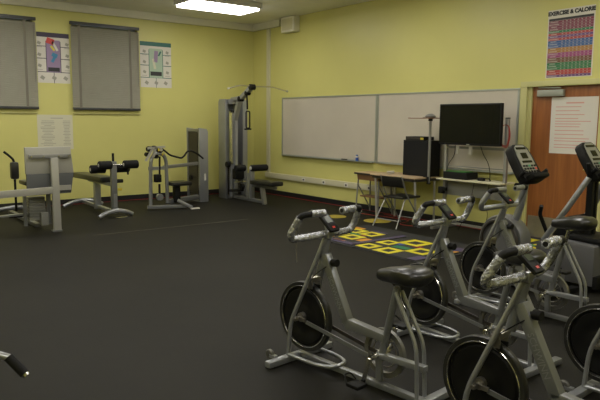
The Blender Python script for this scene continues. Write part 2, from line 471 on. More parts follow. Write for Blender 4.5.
# ceiling lights
def make_light(label):
    t = thing('ceiling_light', label, 'ceiling light', (0, 0, H), 0, 'fluorescent ceiling lights')
    b = nb('fixture'); b.box((0, 0, -.045), (1.36, .72, .09), bev=.006); b.build('housing', t)
    nb('diff').box((0, 0, -.106), (1.28, .63, .034)).build('diffuser', t)
    return t
l0 = make_light('lit rectangular fluorescent light on the ceiling near the room corner'); l0.location = (-1.97, -1.885, H)
names = ['near the long wall', 'in the middle of the room', 'near the far side wall']
for i, x in enumerate((-1.97, -5.0, -8.0)):
    for j, y in enumerate((-1.885, -5.0, -8.1, -11.3)):
        if i == 0 and j == 0: continue
        c = copy_tree(l0); c.location = (x, y, H)
        c['label'] = 'fluorescent ceiling light %s, %s' % (names[i], ['in the row by the window wall', 'in the second row from the windows', 'above the exercise bikes row', 'behind the camera'][j])

# ------------------------------------------------------------------ spin bicycles
# local frame: +x forward, +y the rider's left, z up, origin below the front stabiliser
def make_bike():
    t = thing('spin_bicycle', '', 'exercise bike', group='silver spin bicycles')
    # main frame
    f = nb('silverd')
    f.beam((-.222, 0, .74), (-.425, 0, .345), .055, .058, bev=.008)
    f.prism([(-.39, -.0275, .37), (-.445, -.0275, .375), (-.72, -.0275, .352), (-.72, -.0275, .305), (-.42, -.0275, .31)], (0, .055, 0), .006)
    f.build('down_tube', t)
    nb('silver').tube([(-.175, 0, .60), (-.235, 0, .845)], .026, 14).build('head_tube', t)
    nb('silverd').tube([(-.79, 0, .64), (-.685, 0, .19)], .021, 12).build('seat_tube', t)
    f = nb('silver'); f.beam((-.66, 0, .215), (-1.0, 0, .222), .045, .035, bev=.006); f.build('rear_beam', t)
    nb('silverd').beam((-.672, 0, .20), (-.678, 0, .055), .02, .045, up=(1, 0, 0), bev=.004).build('centre_post', t)
    nb('silverd').beam((.02, 0, .032), (-1.0, 0, .032), .045, .036, bev=.008).build('base_rail', t)
    nb('silver').box((0, 0, .027), (.055, .58, .042), bev=.012).build('front_stabiliser', t)
    nb('silver').box((-1.0, 0, .027), (.055, .52, .042), bev=.012).build('rear_stabiliser', t)
    for s in (1, -1):
        nb('silver').tube([(-.235, .022*s, .845), (-.205, .035*s, .76), (-.015, .100*s, .275), (.0, .11*s, .05)], .0135, 10, .07).build('fork_tube', t)
        nb('silver').tube([(-.80, .028*s, .62), (-.958, .034*s, .345), (-.972, .036*s, .045)], .0115, 10, .06).build('rear_stay', t)
        w = nb('guard').lathe((.075, .20*s-.012, .055), (.075, .20*s+.012, .055), [(0.012, 0), (.030, 0), (.034, .004), (.034, .020), (.030, .024), (.012, .024)], 20).build('transport_wheel', t)
        nb('silver').box((.045, .2*s, .05), (.05, .03, .02)).build('wheel_bracket', w)
    nb('silver').tube([(0, .11, .055), (-.23, .11, .055), (-.345, .07, .055), (-.365, 0, .055), (-.345, -.07, .055), (-.23, -.11, .055), (0, -.11, .055)], .0125, 10, .07).build('base_loop', t)
    # flywheel
    c = (-.045, 0, .299); a = (-.045, -.03, .299); bb = (-.045, .03, .299)
    fw = nb('disc').lathe(a, bb, [(0, .014), (.06, .014), (.07, .018), (.12, .018), (.13, .014), (.178, .014), (.185, .022), (.198, .022),
         (.198, .038), (.185, .038), (.178, .046), (.13, .046), (.12, .042), (.07, .042), (.06, .046), (0, .046)], 56).build('flywheel', t)
    nb('rimgrey').lathe(a, bb, [(.198, .012), (.228, .010), (.231, .014), (.231, .046), (.228, .050), (.198, .048), (.198, .012)], 56).build('rim', fw)
    r = nb('chrome'); r.ring((-.045, .0205, .299), (0, 1, 0), .203, .0038, 56, 6); r.ring((-.045, -.0205, .299), (0, 1, 0), .203, .0038, 56, 6); r.build('chrome_ring', fw)
    r = nb('hub'); r.cyl((-.045, -.105, .299), (-.045, .105, .299), .010); r.cyl((-.045, -.045, .299), (-.045, .045, .299), .030); r.cyl((-.045, .075, .299), (-.045, .092, .299), .018, 6); r.cyl((-.045, -.092, .299), (-.045, -.075, .299), .018, 6)
    r.box((-.075, .06, .295), (.07, .012, .022)); r.box((-.075, -.06, .295), (.07, .012, .022))
    r.build('axle', t)
    for s in (1, -1):
        nb('silverd' if s > 0 else 'edge').beam((-.10, .052*s, .285), (-.62, .040*s, .205), .008, .024).build('chain_stay', t)
    # chain guard
    g = nb('guard'); g.lathe((-.674, -.062, .213), (-.674, -.02, .213), [(.118, 0), (.148, 0), (.148, .026), (.118, .026), (.118, 0)], 48); g.build('chain_guard', t)
    g = nb('hub'); g.ring((-.674, -.049, .213), (0, 1, 0), .085, .004, 40, 6)
    for k in range(5):
        an = k*2*PI/5; g.beam((-.674, -.049, .213), (-.674+.083*math.cos(an), -.049, .213+.083*math.sin(an)), .004, .012, up=(0, 1, 0))
    g.build('chainring', t)
    g = nb('chrome'); g.cyl((-.674, -.088, .213), (-.674, .088, .213), .016); g.build('bottom_bracket', t)
    for s in (1, -1):
        e = Vector((-.638, .0, .063)) if s > 0 else Vector((-.710, 0, .363))
        cr = nb('chrome').beam((-.674, .088*s, .213), (e.x, .10*s, e.z), .016, .026, bev=.005).build('crank', t)
        pd = nb('black'); pd.box((e.x, .158*s, e.z), (.09, .085, .022), bev=.006); pd.tube([(e.x+.04, .118*s, e.z+.012), (e.x+.075, .13*s, e.z+.045), (e.x+.075, .185*s, e.z+.045), (e.x+.04, .20*s, e.z+.012)], .005, 6, .02)
        pd.cyl((e.x, .10*s, e.z), (e.x, .12*s, e.z), .008)
        pd.build('pedal', cr)
    # saddle
    nb('chrome').tube([(-.772, 0, .56), (-.80, 0, .672)], .015, 12).build('seat_post', t)
    sd = nb('blackv'); rings = []
    prof = [(-.655, .016, .712, .036), (-.664, .034, .726, .062), (-.70, .046, .738, .078), (-.74, .056, .752, .090), (-.79, .082, .772, .108), (-.84, .106, .786, .120), (-.89, .118, .792, .124), (-.935, .116, .790, .118), (-.965, .098, .780, .100), (-.985, .068, .766, .072), (-.993, .034, .752, .036)]
    for (x, w, zt, h2) in prof:
        rg = []
        for k in range(16):
            an = k*2*PI/16; yy = w*math.cos(an); zz = math.sin(an)
            rg.append((x, yy, zt-h2*.5+(h2*.5*(abs(zz)**.7)*(1 if zz > 0 else -1)) - (.012 if zz > 0 else 0)*(1-(yy/w)**2)*(1 if x < -.75 else 0)))
        rings.append(rg)
    sd.loft(rings); sdo = sd.build('saddle', t)
    r = nb('chrome')
    for s in (1, -1): r.tube([(-.70, .018*s, .69), (-.78, .026*s, .672), (-.90, .034*s, .675), (-.95, .05*s, .70)], .004, 6, .03)
    r.box((-.80, 0, .672), (.04, .055, .03)); r.build('saddle_rail', sdo)
    for s in (1, -1): nb('black').cyl((-.80, .024*s, .672), (-.80, .045*s, .672), .012, 8).build('clamp_bolt', sdo)
    # handlebar
    hb = nb('silver'); hb.tube([(-.24, -.06, .873), (-.24, .06, .873)], .020, 12); hb.box((-.24, 0, .868), (.05, .045, .05), bev=.008); hb.build('stem_clamp', t)
    for s in (1, -1):
        bar = nb('ducttape').tube([(-.24, .045*s, .873), (-.225, .14*s, .868), (-.188, .262*s, .860), (-.205, .283*s, .90), (-.262, .262*s, 1.0)], .0225, 12, .05).build('handlebar', t)
        nb('black').tube([(-.258, .264*s, .995), (-.275, .255*s, 1.016), (-.281, .225*s, 1.020), (-.282, .19*s, 1.019)], .0195, 12, .03).build('foam_grip', bar)
        nb('ducttape').tube([(-.282, .195*s, 1.019), (-.283, .078*s, 1.016)], .0235, 12, cap=True).build('bar_end', bar)
        nb('black').cyl((-.283, .0775*s, 1.016), (-.283, .0755*s, 1.016), .013, 12).build('end_plug', bar)
    # console
    co = nb('black').box((-.245, 0, .945), (.022, .080, .150), (0, R(50), 0), bev=.006).build('console', t)
    nm = Matrix.Rotation(R(50), 4, 'Y')
    def onc(dx, dy, dz): return Vector((-.245, 0, .945)) + (nm @ Vector((dx, dy, dz)))
    k = nb('lcd'); k.box(onc(-.0116, 0, .02), (.002, .05, .06), nm); k.build('display', co)
    k = nb('redb'); k.box(onc(-.0118, .0, -.050), (.003, .022, .013), nm); k.build('button', co)
    nb('silver').tube([(-.24, 0, .875), (-.22, 0, .925)], .010, 8).build('console_bracket', t)
    # brake assembly, knobs, cable
    k = nb('black'); k.cyl((-.235, 0, .70), (-.30, 0, .70), .012, 10); k.cyl((-.285, 0, .70), (-.325, 0, .70), .024, 14); k.build('tension_knob', t)
    k = nb('hub'); k.box((-.125, 0, .565), (.05, .075, .03), bev=.005); k.box((-.12, .036, .535), (.05, .010, .06)); k.box((-.12, -.036, .535), (.05, .010, .06)); k.cyl((-.14, -.05, .555), (-.14, .05, .555), .006, 8)
    k.m('black').box((-.12, .026, .512), (.06, .012, .022)); k.box((-.12, -.026, .512), (.06, .012, .022)); k.build('brake_caliper', t)
    nb('black').tube([(-.28, .012, .69), (-.22, .045, .64), (-.17, .05, .60), (-.13, .03, .57)], .0035, 6, .04).build('brake_cable', t)
    # lettering along both sides of the down tube
    dv = (Vector((-.425, 0, .345))-Vector((-.222, 0, .74))).normalized()
    for s in (1, -1):
        xa = dv if s > 0 else dv
        za = Vector((0, 1.*s, 0)); ya = za.cross(xa)
        o = Vector((-.222, 0, .74)) + dv*.245 + Vector((0, .0285*s, 0))
        mx = Matrix(((xa.x, ya.x, za.x, o.x), (xa.y, ya.y, za.y, o.y), (xa.z, ya.z, za.z, o.z), (0, 0, 0, 1)))
        text_mesh('SCHWINN', .045, 'silver', 'lettering', t, .0006, mx)
    return t
def pose(o, x, y, h): o.location = (x, y, 0); o.rotation_euler = (0, 0, h+PI/2)
BA = make_bike(); pose(BA, -5.235, -8.511, .103)
BA['label'] = 'silver spin bicycle with black saddle, standing alone at the left of the bikes, seen whole'
for (x, y, h, lab) in [(-4.197, -8.602, .005, 'silver spin bicycle in the middle of the far row, its flywheel behind the black saddle'),
                       (-3.12, -8.34, .025, 'silver spin bicycle farthest right in the far row, in front of the door'),
                       (-5.168, -9.858, .067, 'nearest silver spin bicycle with large taped handlebars at the bottom of the picture'),
                       (-4.15, -9.94, .05, 'spin bicycle at the right edge of the picture, mostly only its flywheel showing')]:
    c = copy_tree(BA); pose(c, x, y, h); c['label'] = lab
    if x == -3.12:
        for ch in [q for q in c.children if q.name.startswith('handlebar')]:      # these bars are bare chromed tube
            for q in [ch]+[g for g in ch.children if g.name.startswith('bar_end')]:
                q.data = q.data.copy(); q.data.materials[0] = M['silver']
        for ch in c.children:
            if ch.name.startswith(('saddle', 'seat_post')): ch.location = (-.02, 0, .085)
# a bottle and a clamp hang under the bars of the first bike: a thin wire
w = nb('hub').tube([(-5.44, -8.73, .985), (-5.445, -8.733, .80), (-5.44, -8.735, .72)], .0018, 5).build('dangling_wire'); tag(w, 'thin wire hanging from the handlebar of the leftmost spin bicycle', 'wire')

# ------------------------------------------------------------------ big consoles machines by the door
def big_console(t, o, tilt):
    """rounded console whose face looks back at the user (-x local)"""
    nm = Matrix.Rotation(tilt, 4, 'Y')
    def P(dx, dy, dz): return Vector(o) + (nm @ Vector((dx, dy, dz)))
    out = [(-.135, -.20), (.135, -.20), (.155, -.13), (.150, .05), (.128, .16), (.08, .195), (-.08, .195), (-.128, .16), (-.150, .05), (-.155, -.13)]
    c = nb('black'); c.prism([P(0, y, z) for y, z in out], nm @ Vector((.085, 0, 0)), .015); co = c.build('console', t)
    f = nb('panelg'); f.prism([P(-.006, y*.70, z*.74+.035) for y, z in out], nm @ Vector((.008, 0, 0))); f.build('face_plate', co)
    k = nb('screen'); k.box(P(-.008, 0, .145), (.004, .15, .022), nm); k.box(P(-.008, 0, .065), (.004, .09, .06), nm); k.box(P(-.008, 0, -.0), (.004, .15, .022), nm); k.build('display', co)
    k = MB()
    for j in range(3):
        for i in range(5):
            k.m('redb' if (i == 0 and j == 1) else ('greenb' if (i == 2 and j == 0) else 'black')).box(P(-.008, -.085+i*.042, -.045-j*.030), (.006, .026, .018), nm)
    k.build('keypad', co)
    b = nb('black'); b.box(P(-.03, 0, -.175), (.11, .25, .05), nm, bev=.018); b.build('tray', co)
    for s in (1, -1):
        nb('blackfoam').tube([P(.04, .12*s, -.12), P(.02, .165*s, -.13), P(-.05, .175*s, -.12)], .018, 10, .04).build('side_grip', co)
    return co
# first machine: round front cover
t = thing('elliptical_trainer', 'exercise machine with big upright console and round grey front cover, left of the door', 'exercise machine', (-2.38, -8.10, 0), PI/2-.02)
cv = nb('shroud').lathe((-.0, -.09, .42), (-.0, .09, .42), [(0, .02), (.18, .02), (.20, .0), (.20, .18), (.18, .16), (0, .16)], 48).build('front_cover', t)
r = nb('shroudl').lathe((-.0, -.10, .42), (-.0, .10, .42), [(.20, .03), (.24, .02), (.255, .05), (.255, .15), (.24, .18), (.20, .17), (.20, .03)], 48); r.build('cover_rim', cv)
r = nb('edge'); r.ring((0, .095, .42), (0, 1, 0), .203, .016, 48, 6); r.build('cover_groove', cv)
b = nb('silver'); b.tube([(-.10, 0, .60), (-.17, 0, .80), (-.20, 0, 1.02)], .035, 14, .1); b.build('mast', t)
nb('shroud').box((-.30, 0, .10), (.55, .30, .16), bev=.03).build('base_housing', t)
nb('black').box((.18, 0, .03), (.08, .50, .05), bev=.01).build('front_foot', t)
nb('black').box((-.62, 0, .03), (.08, .50, .05), bev=.01).build('rear_foot', t)
nb('black').cyl((-.16, -.09, .98), (-.16, .09, .98), .022, 12).build('pivot', t)
big_console(t, (-.20, 0, 1.20), R(33))
# second machine
t = thing('elliptical_trainer', 'exercise machine with big upright console standing right in front of the door', 'exercise machine', (-1.80, -8.67, 0), PI/2-.02)
sh = nb('shroud'); sh.prism([(.42, -.30, .06), (-.20, -.30, .06), (-.20, -.30, .44), (.18, -.30, .46), (.40, -.30, .40)], (0, .60, 0), .025); sh = sh.build('base_shroud', t)
nb('black').box((-.08, 0, .475), (.44, .44, .05), bev=.02).build('top_cover', sh)
k = nb('redb'); k.tube([(-.203, -.16, .28), (-.204, -.10, .31), (-.204, -.03, .28)], .012, 8, .03); k.build('red_mark', sh)
nb('black').box((-.22, 0, .10), (.05, .60, .12), bev=.01).build('bottom_edge', sh)
b = nb('black'); b.box((.02, .035, .78), (.06, .035, .62)); b.box((.02, -.035, .78), (.06, .035, .62)); b.box((.02, 0, 1.04), (.06, .10, .05)); b.build('mast', t)
for s in (1, -1):
    a = nb('silver').tube([(.34, .27*s, .42), (.10, .24*s, .80), (-.02, .15*s, 1.06)], .028, 12, .1).build('swing_arm', t)
    nb('blackfoam').tube([(-.02, .15*s, 1.06), (-.05, .22*s, 1.16), (-.05, .23*s, 1.20)], .020, 10, .05).build('arm_grip', a)
nb('black').tube([(.40, .10, .44), (.44, .20, .66), (.40, .24, .75)], .020, 8, .03).build('lever', t)
nb('black').prism([(.36, -.11, .45), (.05, -.11, .45), (.05, -.11, .70), (.20, -.11, .66)], (0, .22, 0), .015).build('mast_housing', t)
nb('black').box((.36, 0, .03), (.08, .64, .05), bev=.01).build('front_foot', t)
nb('black').box((-1.10, 0, .03), (.08, .50, .05), bev=.01).build('rear_foot', t)
nb('silverd').beam((-.18, 0, .06), (-1.10, 0, .06), .10, .06).build('rail', t)
big_console(t, (.0, 0, 1.225), R(33))

# handle of a machine reaching in at the lower left
t = thing('exercise_machine', 'bent silver handle with black grip reaching in at the bottom left edge', 'exercise machine', (-7.66, -9.20, 0))
nb('silver').tube([(.0, 0, .05), (.0, 0, .66), (.10, -.02, .735), (.40, -.17, .755), (.455, -.205, .735)], .013, 12, .05).build('handle_post', t)
g = nb('blackfoam').tube([(.445, -.198, .740), (.487, -.238, .682)], .0175, 12).build('grip', t)
nb('chrome').cyl((.487, -.238, .682), (.492, -.243, .675), .013, 12).build('grip_cap', g)
nb('silver').box((0, 0, .03), (.10, .5, .05), bev=.01).build('foot', t)

# ------------------------------------------------------------------ weight machines along the window wall
# leg machine seen from behind, far left
t = thing('leg_press_machine', 'weight machine seen from behind with silver back panel, at the far left', 'weight machine', (-5.14, -2.7, 0))
def L(x, y, z): return (x+5.14, y+2.7, z)
p = nb('lightsilver'); p.prism([L(-5.45, -2.62, 1.178), L(-4.835, -2.62, 1.178), L(-4.80, -2.62, .81), L(-5.45, -2.62, .81)], (0, .05, 0), .006); p = p.build('back_panel', t)
nb('glassgrey').prism([L(-5.44, -2.615, .81), L(-4.80, -2.615, .81), L(-4.845, -2.615, .52), L(-5.44, -2.615, .51)], (0, .04, 0), .004).build('lower_panel', t)
nb('lightsilver').box(L(-4.98, -2.63, .60), (.26, .02, .07)).build('seat_bracket', t)
b = nb('lightsilver'); b.beam(L(-5.095, -2.71, 1.03), L(-5.085, -2.71, .02), .10, .06, up=(0, 1, 0), bev=.005); b.build('upright_post', t)
b = nb('postgrey'); b.box(L(-5.13, -2.655, 1.052), (.57, .03, .055), bev=.004); b = b.build('cross_plate', t)
for x in (-5.38, -5.22, -5.02, -4.88): nb('chrome').cyl(L(x, -2.67, 1.052), L(x, -2.685, 1.052), .010, 8).build('bolt', b)
nb('silverd').box(L(-5.09, -2.71, .01), (.13, .09, .02)).build('post_foot', t)
nb('lightsilver').beam(L(-6.1, -2.74, .555), L(-5.13, -2.72, .585), .05, .095, bev=.006).build('side_beam', t)
b = nb('greymet')
for i in range(8): b.box(L(-5.28, -2.42, .16+i*.042), (.22, .12, .038), bev=.004)
b.build('weight_stack', t)
b = nb('silverd'); b.box(L(-5.12, -2.45, .30), (.05, .05, .46)); b.box(L(-5.44, -2.45, .30), (.04, .05, .46)); b.box(L(-5.28, -2.45, .525), (.36, .05, .03)); b.build('stack_frame', t)
b = nb('greymet'); b.box(L(-5.20, -2.50, .16), (.10, .10, .18), bev=.005); b.build('pulley_block', t)
nb('silverd').beam(L(-5.25, -2.35, .05), L(-5.25, -.75, .05), .07, .05, bev=.005).build('base_beam', t)
nb('silverd').tube([L(-5.62, -.9, .03), L(-5.50, -.9, .11), L(-5.2, -.9, .15), L(-4.95, -.9, .11), L(-4.85, -.9, .03)], .035, 10, .15).build('curved_foot', t)
nb('black').beam(L(-5.60, -2.2, .18), L(-5.05, -2.3, .20), .04, .03).build('cable_arm', t)
nb('silver').beam(L(-6.0, -2.35, .21), L(-5.30, -2.4, .235), .05, .03, bev=.004).build('foot_lever', t)
b = nb('blackv').box(L(-5.565, -2.5, .86), (.11, .10, .24), bev=.035).build('arm_pad', t)
nb('black').tube([L(-5.565, -2.5, .30), L(-5.565, -2.5, .98), L(-5.58, -2.5, 1.02), L(-5.64, -2.5, 1.08), L(-5.69, -2.5, 1.12)], .016, 10, .04).build('arm_lever', t)
nb('blackv').box(L(-5.33, -2.42, .68), (.26, .34, .06), bev=.02).build('seat', t)

# sit-up bench
t = thing('decline_bench', 'padded sit-up bench with black foam rollers, next to the window wall', 'weight bench', (-3.95, -1.25, 0))
def L(x, y, z): return (x+3.95, y+1.25, z)
nb('blackv').beam(L(-4.03, -.50, .59), L(-3.94, -1.66, .585), .27, .095, bev=.035).build('bench_pad', t)
b = nb('silverd'); b.beam(L(-3.99, -.9, .53), L(-3.95, -1.85, .52), .06, .05); b.build('pad_beam', t)
nb('silver').beam(L(-3.95, -1.15, .05), L(-3.95, -1.15, .52), .09, .10, up=(1, 0, 0), bev=.005).build('rear_post', t)
b = nb('silverd'); b.beam(L(-3.95, -1.92, .08), L(-3.95, -1.92, .90), .075, .09, up=(1, 0, 0), bev=.005); b.build('front_post', t)
nb('silver').box(L(-3.945, -1.965, .27), (.05, .012, .22)).build('front_plate', t)
nb('silver').tube([L(-4.25, -2.04, .03), L(-4.15, -2.02, .08), L(-3.95, -1.98, .12), L(-3.76, -1.96, .08), L(-3.66, -1.94, .03)], .036, 10, .12).build('curved_foot', t)
nb('silver').tube([L(-4.30, -.42, .03), L(-4.15, -.42, .09), L(-3.95, -.42, .13), L(-3.75, -.42, .09), L(-3.60, -.42, .03)], .036, 10, .12).build('curved_foot', t)
nb('silver').beam(L(-3.95, -.42, .10), L(-3.95, -1.95, .085), .06, .05, bev=.005).build('base_beam', t)
nb('chrome').cyl(L(-4.22, -1.95, .845), L(-3.53, -1.95, .845), .012, 12).build('roller_axle', t)
nb('chrome').cyl(L(-4.30, -1.80, .775), L(-3.62, -1.80, .775), .012, 12).build('roller_axle', t)
for (x0, x1, y, z) in [(-4.20, -3.99, -1.95, .845), (-3.79, -3.55, -1.95, .845), (-4.28, -4.04, -1.80, .775), (-3.86, -3.64, -1.80, .775)]:
    r = nb('blackfoam').lathe(L(x0, y, z), L(x1, y, z), [(.014, 0), (.058, 0), (.068, .012), (.068, x1-x0-.012), (.058, x1-x0), (.014, x1-x0)], 20).build('foam_roller', t)
    nb('white').lathe(L(x0, y, z), L(x1, y, z), [(0, -.004), (.026, -.004), (.026, .002), (0, .002)], 16).build('roller_cap', r)
nb('black').tube([L(-3.95, -1.92, .9), L(-3.95, -1.92, 1.03)], .020, 10).build('handle', t)
nb('black').beam(L(-3.72, -1.95, .80), L(-3.72, -1.95, .68), .02, .025, up=(1, 0, 0)).build('pin', t)
nb('black').cyl(L(-3.92, -1.92, .58), L(-3.80, -1.92, .58), .03, 12).build('knob', t)
nb('tag_y').cyl(L(-3.90, -1.97, .45), L(-3.84, -1.97, .45), .022, 10).build('yellow_knob', t)
nb('chrome').box(L(-3.90, -2.10, .012), (.20, .05, .012)).build('floor_plate', t)

# arm curl machine with weight tower
t = thing('lat_raise_machine', 'seated weight machine with curved black arms and grey weight tower', 'weight machine', (-2.5, -1.3, 0))
def L(x, y, z): return (x+2.5, y+1.3, z)
tw = nb('silver')
tw.prism([L(-1.925, -1.05, .0), L(-1.735, -1.05, .0), L(-1.735, -1.05, 1.35), L(-1.76, -1.05, 1.395), L(-1.925, -1.05, 1.42)], (0, .05, 0), .006)
tw.prism([L(-1.925, -.58, .0), L(-1.735, -.58, .0), L(-1.735, -.58, 1.35), L(-1.76, -.58, 1.395), L(-1.925, -.58, 1.42)], (0, .05, 0), .006)
tw.box(L(-1.742, -.79, .68), (.014, .44, 1.34)); tw.box(L(-1.835, -.79, 1.375), (.17, .44, .05)); tw.box(L(-1.83, -.79, .02), (.19, .44, .04))
tw = tw.build('weight_tower', t)
b = nb('edge')
for i in range(14): b.box(L(-1.835, -.79, .065+i*.042), (.15, .34, .038), bev=.003)
b.box(L(-1.80, -.79, .95), (.10, .40, .74))
b.build('weight_stack', tw)
nb('edge').box(L(-1.921, -.79, .76), (.006, .36, 1.16)).build('side_cover', tw)
nb('chrome').cyl(L(-1.875, -.79, .64), L(-1.875, -.79, 1.34), .010, 10).build('guide_rod', tw)
nb('black').cyl(L(-1.94, -.72, .45), L(-1.96, -.72, .45), .05, 20).build('pulley', tw)
nb('white').box(L(-1.81, -1.053, .48), (.035, .004, .13)).build('label_plate', tw)
nb('silver').tube([L(-3.14, -1.5, .04), L(-3.12, -1.5, .86), L(-3.06, -1.5, .97), L(-2.96, -1.5, .99), L(-2.87, -1.5, .95), L(-2.83, -1.5, .84), L(-2.82, -1.5, .10)], .032, 12, .08).build('arch_frame', t)
nb('silver').beam(L(-3.16, -1.5, .725), L(-2.86, -1.5, .725), .05, .06).build('side_bar', t)
nb('postgrey').beam(L(-2.86, -1.46, .735), L(-1.94, -1.0, .745), .045, .06, bev=.004).build('cross_bar', t)
nb('silverd').beam(L(-3.20, -1.5, .05), L(-2.55, -1.70, .05), .07, .06, bev=.005).build('base_beam', t)
nb('silverd').beam(L(-2.80, -1.5, .12), L(-1.95, -1.0, .10), .08, .09, bev=.02).build('rear_beam', t)
b = nb('silver'); b.beam(L(-2.70, -1.66, .16), L(-2.49, -1.80, .03), .08, .05, bev=.01); b.build('front_foot', t)
nb('white').box(L(-2.45, -1.83, .012), (.16, .07, .02), bev=.004).build('foot_cap', t)
nb('blackv').box(L(-2.60, -1.5, .44), (.38, .34, .07), bev=.025).build('seat', t)
nb('black').beam(L(-2.64, -1.5, .10), L(-2.64, -1.5, .41), .12, .10, up=(1, 0, 0), bev=.01).build('seat_post', t)
b = nb('black')
for (x, z, r0) in [(-3.14, 1.06, .05), (-3.05, 1.08, .04), (-3.18, .97, .04), (-2.95, 1.05, .055), (-3.02, .93, .035)]: b.cyl(L(x, -1.54, z), L(x, -1.46, z), r0, 16)
b = b.build('pulley_cluster', t)
k = nb('lightsilver'); k.beam(L(-3.22, -1.52, .86), L(-3.10, -1.55, 1.08), .03, .04); k.beam(L(-3.20, -1.56, 1.08), L(-2.88, -1.56, 1.10), .03, .035); k.beam(L(-3.05, -1.56, 1.09), L(-3.10, -1.56, .93), .03, .04); k.cyl(L(-2.95, -1.55, 1.05), L(-2.95, -1.57, 1.05), .03, 14)
k.build('pulley_bracket', b)
k = nb('tag_y'); k.box(L(-3.0, -1.575, 1.05), (.03, .01, .05)); k.box(L(-2.93, -1.575, .97), (.03, .01, .04)); k.build('yellow_tag', b)
for dy in (0,):
    nb('black').tube([L(-3.0, -1.55+dy, 1.08), L(-2.90, -1.55+dy, 1.05), L(-2.78, -1.55+dy, .95), L(-2.56, -1.55+dy, .89), L(-2.50, -1.55+dy, .93), L(-2.44, -1.55+dy, 1.01), L(-2.36, -1.55+dy, 1.02), L(-2.22, -1.55+dy, .95), L(-2.12, -1.55+dy, .87)], .017, 10, .05).build('curved_arm', t)
nb('black').beam(L(-2.96, -1.52, .93), L(-2.97, -1.52, .52), .025, .025).build('cable', t)
nb('black').box(L(-3.0, -1.5, .55), (.12, .1, .14), bev=.02).build('weight_block', t)
nb('silver').cyl(L(-2.98, -1.56, .22), L(-2.98, -1.50, .22), .06, 18).build('low_pulley', t)
nb('black').beam(L(-2.98, -1.53, .45), L(-2.98, -1.53, .26), .03, .03).build('cable_link', t)

# lat pulldown machine
t = thing('lat_pulldown_machine', 'tall lat pulldown machine with long silver bar in the room corner', 'weight machine', (-1.1, -1.2, 0))
def L(x, y, z): return (x+1.1, y+1.2, z)
tw = nb('silver')
tw.prism([L(-1.235, -.86, .0), L(-1.235, -.58, .0), L(-1.235, -.58, 1.93), L(-1.235, -.62, 1.985), L(-1.235, -.83, 1.985), L(-1.235, -.86, 1.96)], (.045, 0, 0), .008)
tw.prism([L(-.875, -.93, .0), L(-.76, -.93, .0), L(-.76, -.93, 1.93), L(-.80, -.93, 1.98), L(-.875, -.93, 1.985)], (0, .36, 0), .01)
tw.box(L(-1.03, -.58, .97), (.30, .03, 1.90)); tw.box(L(-1.03, -.74, 1.935), (.30, .34, .09)); tw.box(L(-1.03, -.74, .03), (.30, .34, .05))
tw = tw.build('weight_tower', t)
b = nb('edge')
for i in range(15): b.box(L(-1.02, -.76, .10+i*.042), (.26, .24, .038), bev=.003)
b.build('weight_stack', tw)
b = nb('chrome'); b.cyl(L(-1.165, -.965, .70), L(-1.165, -.965, 1.74), .045, 18); b.build('chrome_column', t)
b = nb('silverd'); b.tube([L(-1.165, -.96, .05), L(-1.165, -.96, .70)], .045, 14); b.build('column_sleeve', t)
nb('black').cyl(L(-1.20, -.98, 1.73), L(-1.10, -.98, 1.73), .03, 12).build('collar', t)
b = nb('silver'); b.beam(L(-1.1, -1.0, .10), L(-1.1, -1.02, 1.55), .09, .06, up=(1, 0, 0)); b.beam(L(-1.1, -.97, 1.50), L(-1.1, -1.18, 1.97), .07, .09, up=(1, 0, 0)); b.beam(L(-1.1, -1.14, 1.94), L(-1.1, -1.62, 2.20), .07, .09, up=(1, 0, 0)); b = b.build('main_arm', t)
b = nb('silver'); b.beam(L(-1.05, -.80, 1.98), L(-1.1, -1.20, 2.0), .06, .07, bev=.005); b.build('top_link', t)
for y, z, r0 in ((-1.62, 2.19, .055), (-1.22, 1.98, .05), (-1.46, 2.08, .04)): nb('black').cyl(L(-1.15, y, z), L(-1.05, y, z), r0, 18).build('pulley', t)
b = nb('black'); b.tube([L(-1.08, -1.40, 2.10), L(-1.08, -1.42, 1.86), L(-1.08, -1.42, 1.78)], .016, 8); b.tube([L(-1.115, -1.43, 1.74), L(-1.115, -1.43, 1.42), L(-1.045, -1.45, 1.42), L(-1.045, -1.45, 1.74)], .013, 8, .03, closed=True); b.box(L(-1.08, -1.44, 1.40), (.14, .03, .03)); b.build('rope_handle', t)
nb('chrome').tube([L(-1.63, -1.62, 2.145), L(-1.36, -1.62, 2.215), L(-1.05, -1.62, 2.205), L(-.64, -1.62, 2.212), L(-.27, -1.62, 2.138)], .014, 10, .06).build('pulldown_bar', t)
for s in (-1, 1):
    x0 = -.95+s*.68
b = nb('white'); b.tube([L(-1.635, -1.62, 2.144), L(-1.60, -1.62, 2.153)], .017, 10); b.tube([L(-.30, -1.62, 2.145), L(-.265, -1.62, 2.137)], .017, 10); b.build('bar_grip', t)
b = nb('silverd'); b.beam(L(-1.1, -.60, .05), L(-1.1, -2.02, .05), .07, .06, bev=.005); b.build('base_beam', t)
nb('silver').beam(L(-1.1, -1.60, .06), L(-1.1, -1.60, .62), .08, .08, up=(1, 0, 0), bev=.005).build('seat_upright', t)
nb('silver').beam(L(-1.1, -1.48, .05), L(-1.07, -1.40, .55), .05, .05, up=(1, 0, 0)).build('upright_brace', t)
nb('postgrey').beam(L(-1.1, -1.96, .32), L(-1.1, -2.04, .0), .08, .07, up=(1, 0, 0), bev=.006).build('seat_leg', t)
nb('silverd').beam(L(-1.1, -1.62, .33), L(-1.1, -2.40, .34), .06, .05).build('seat_rail', t)
nb('blackv').beam(L(-1.1, -1.72, .405), L(-1.1, -2.46, .42), .27, .085, bev=.03).build('seat', t)
r = nb('blackfoam').lathe(L(-1.16, -1.66, .665), L(-.78, -1.66, .665), [(.014, 0), (.05, 0), (.062, .012), (.062, .36), (.05, .375), (.014, .375)], 20).build('foam_roller', t)
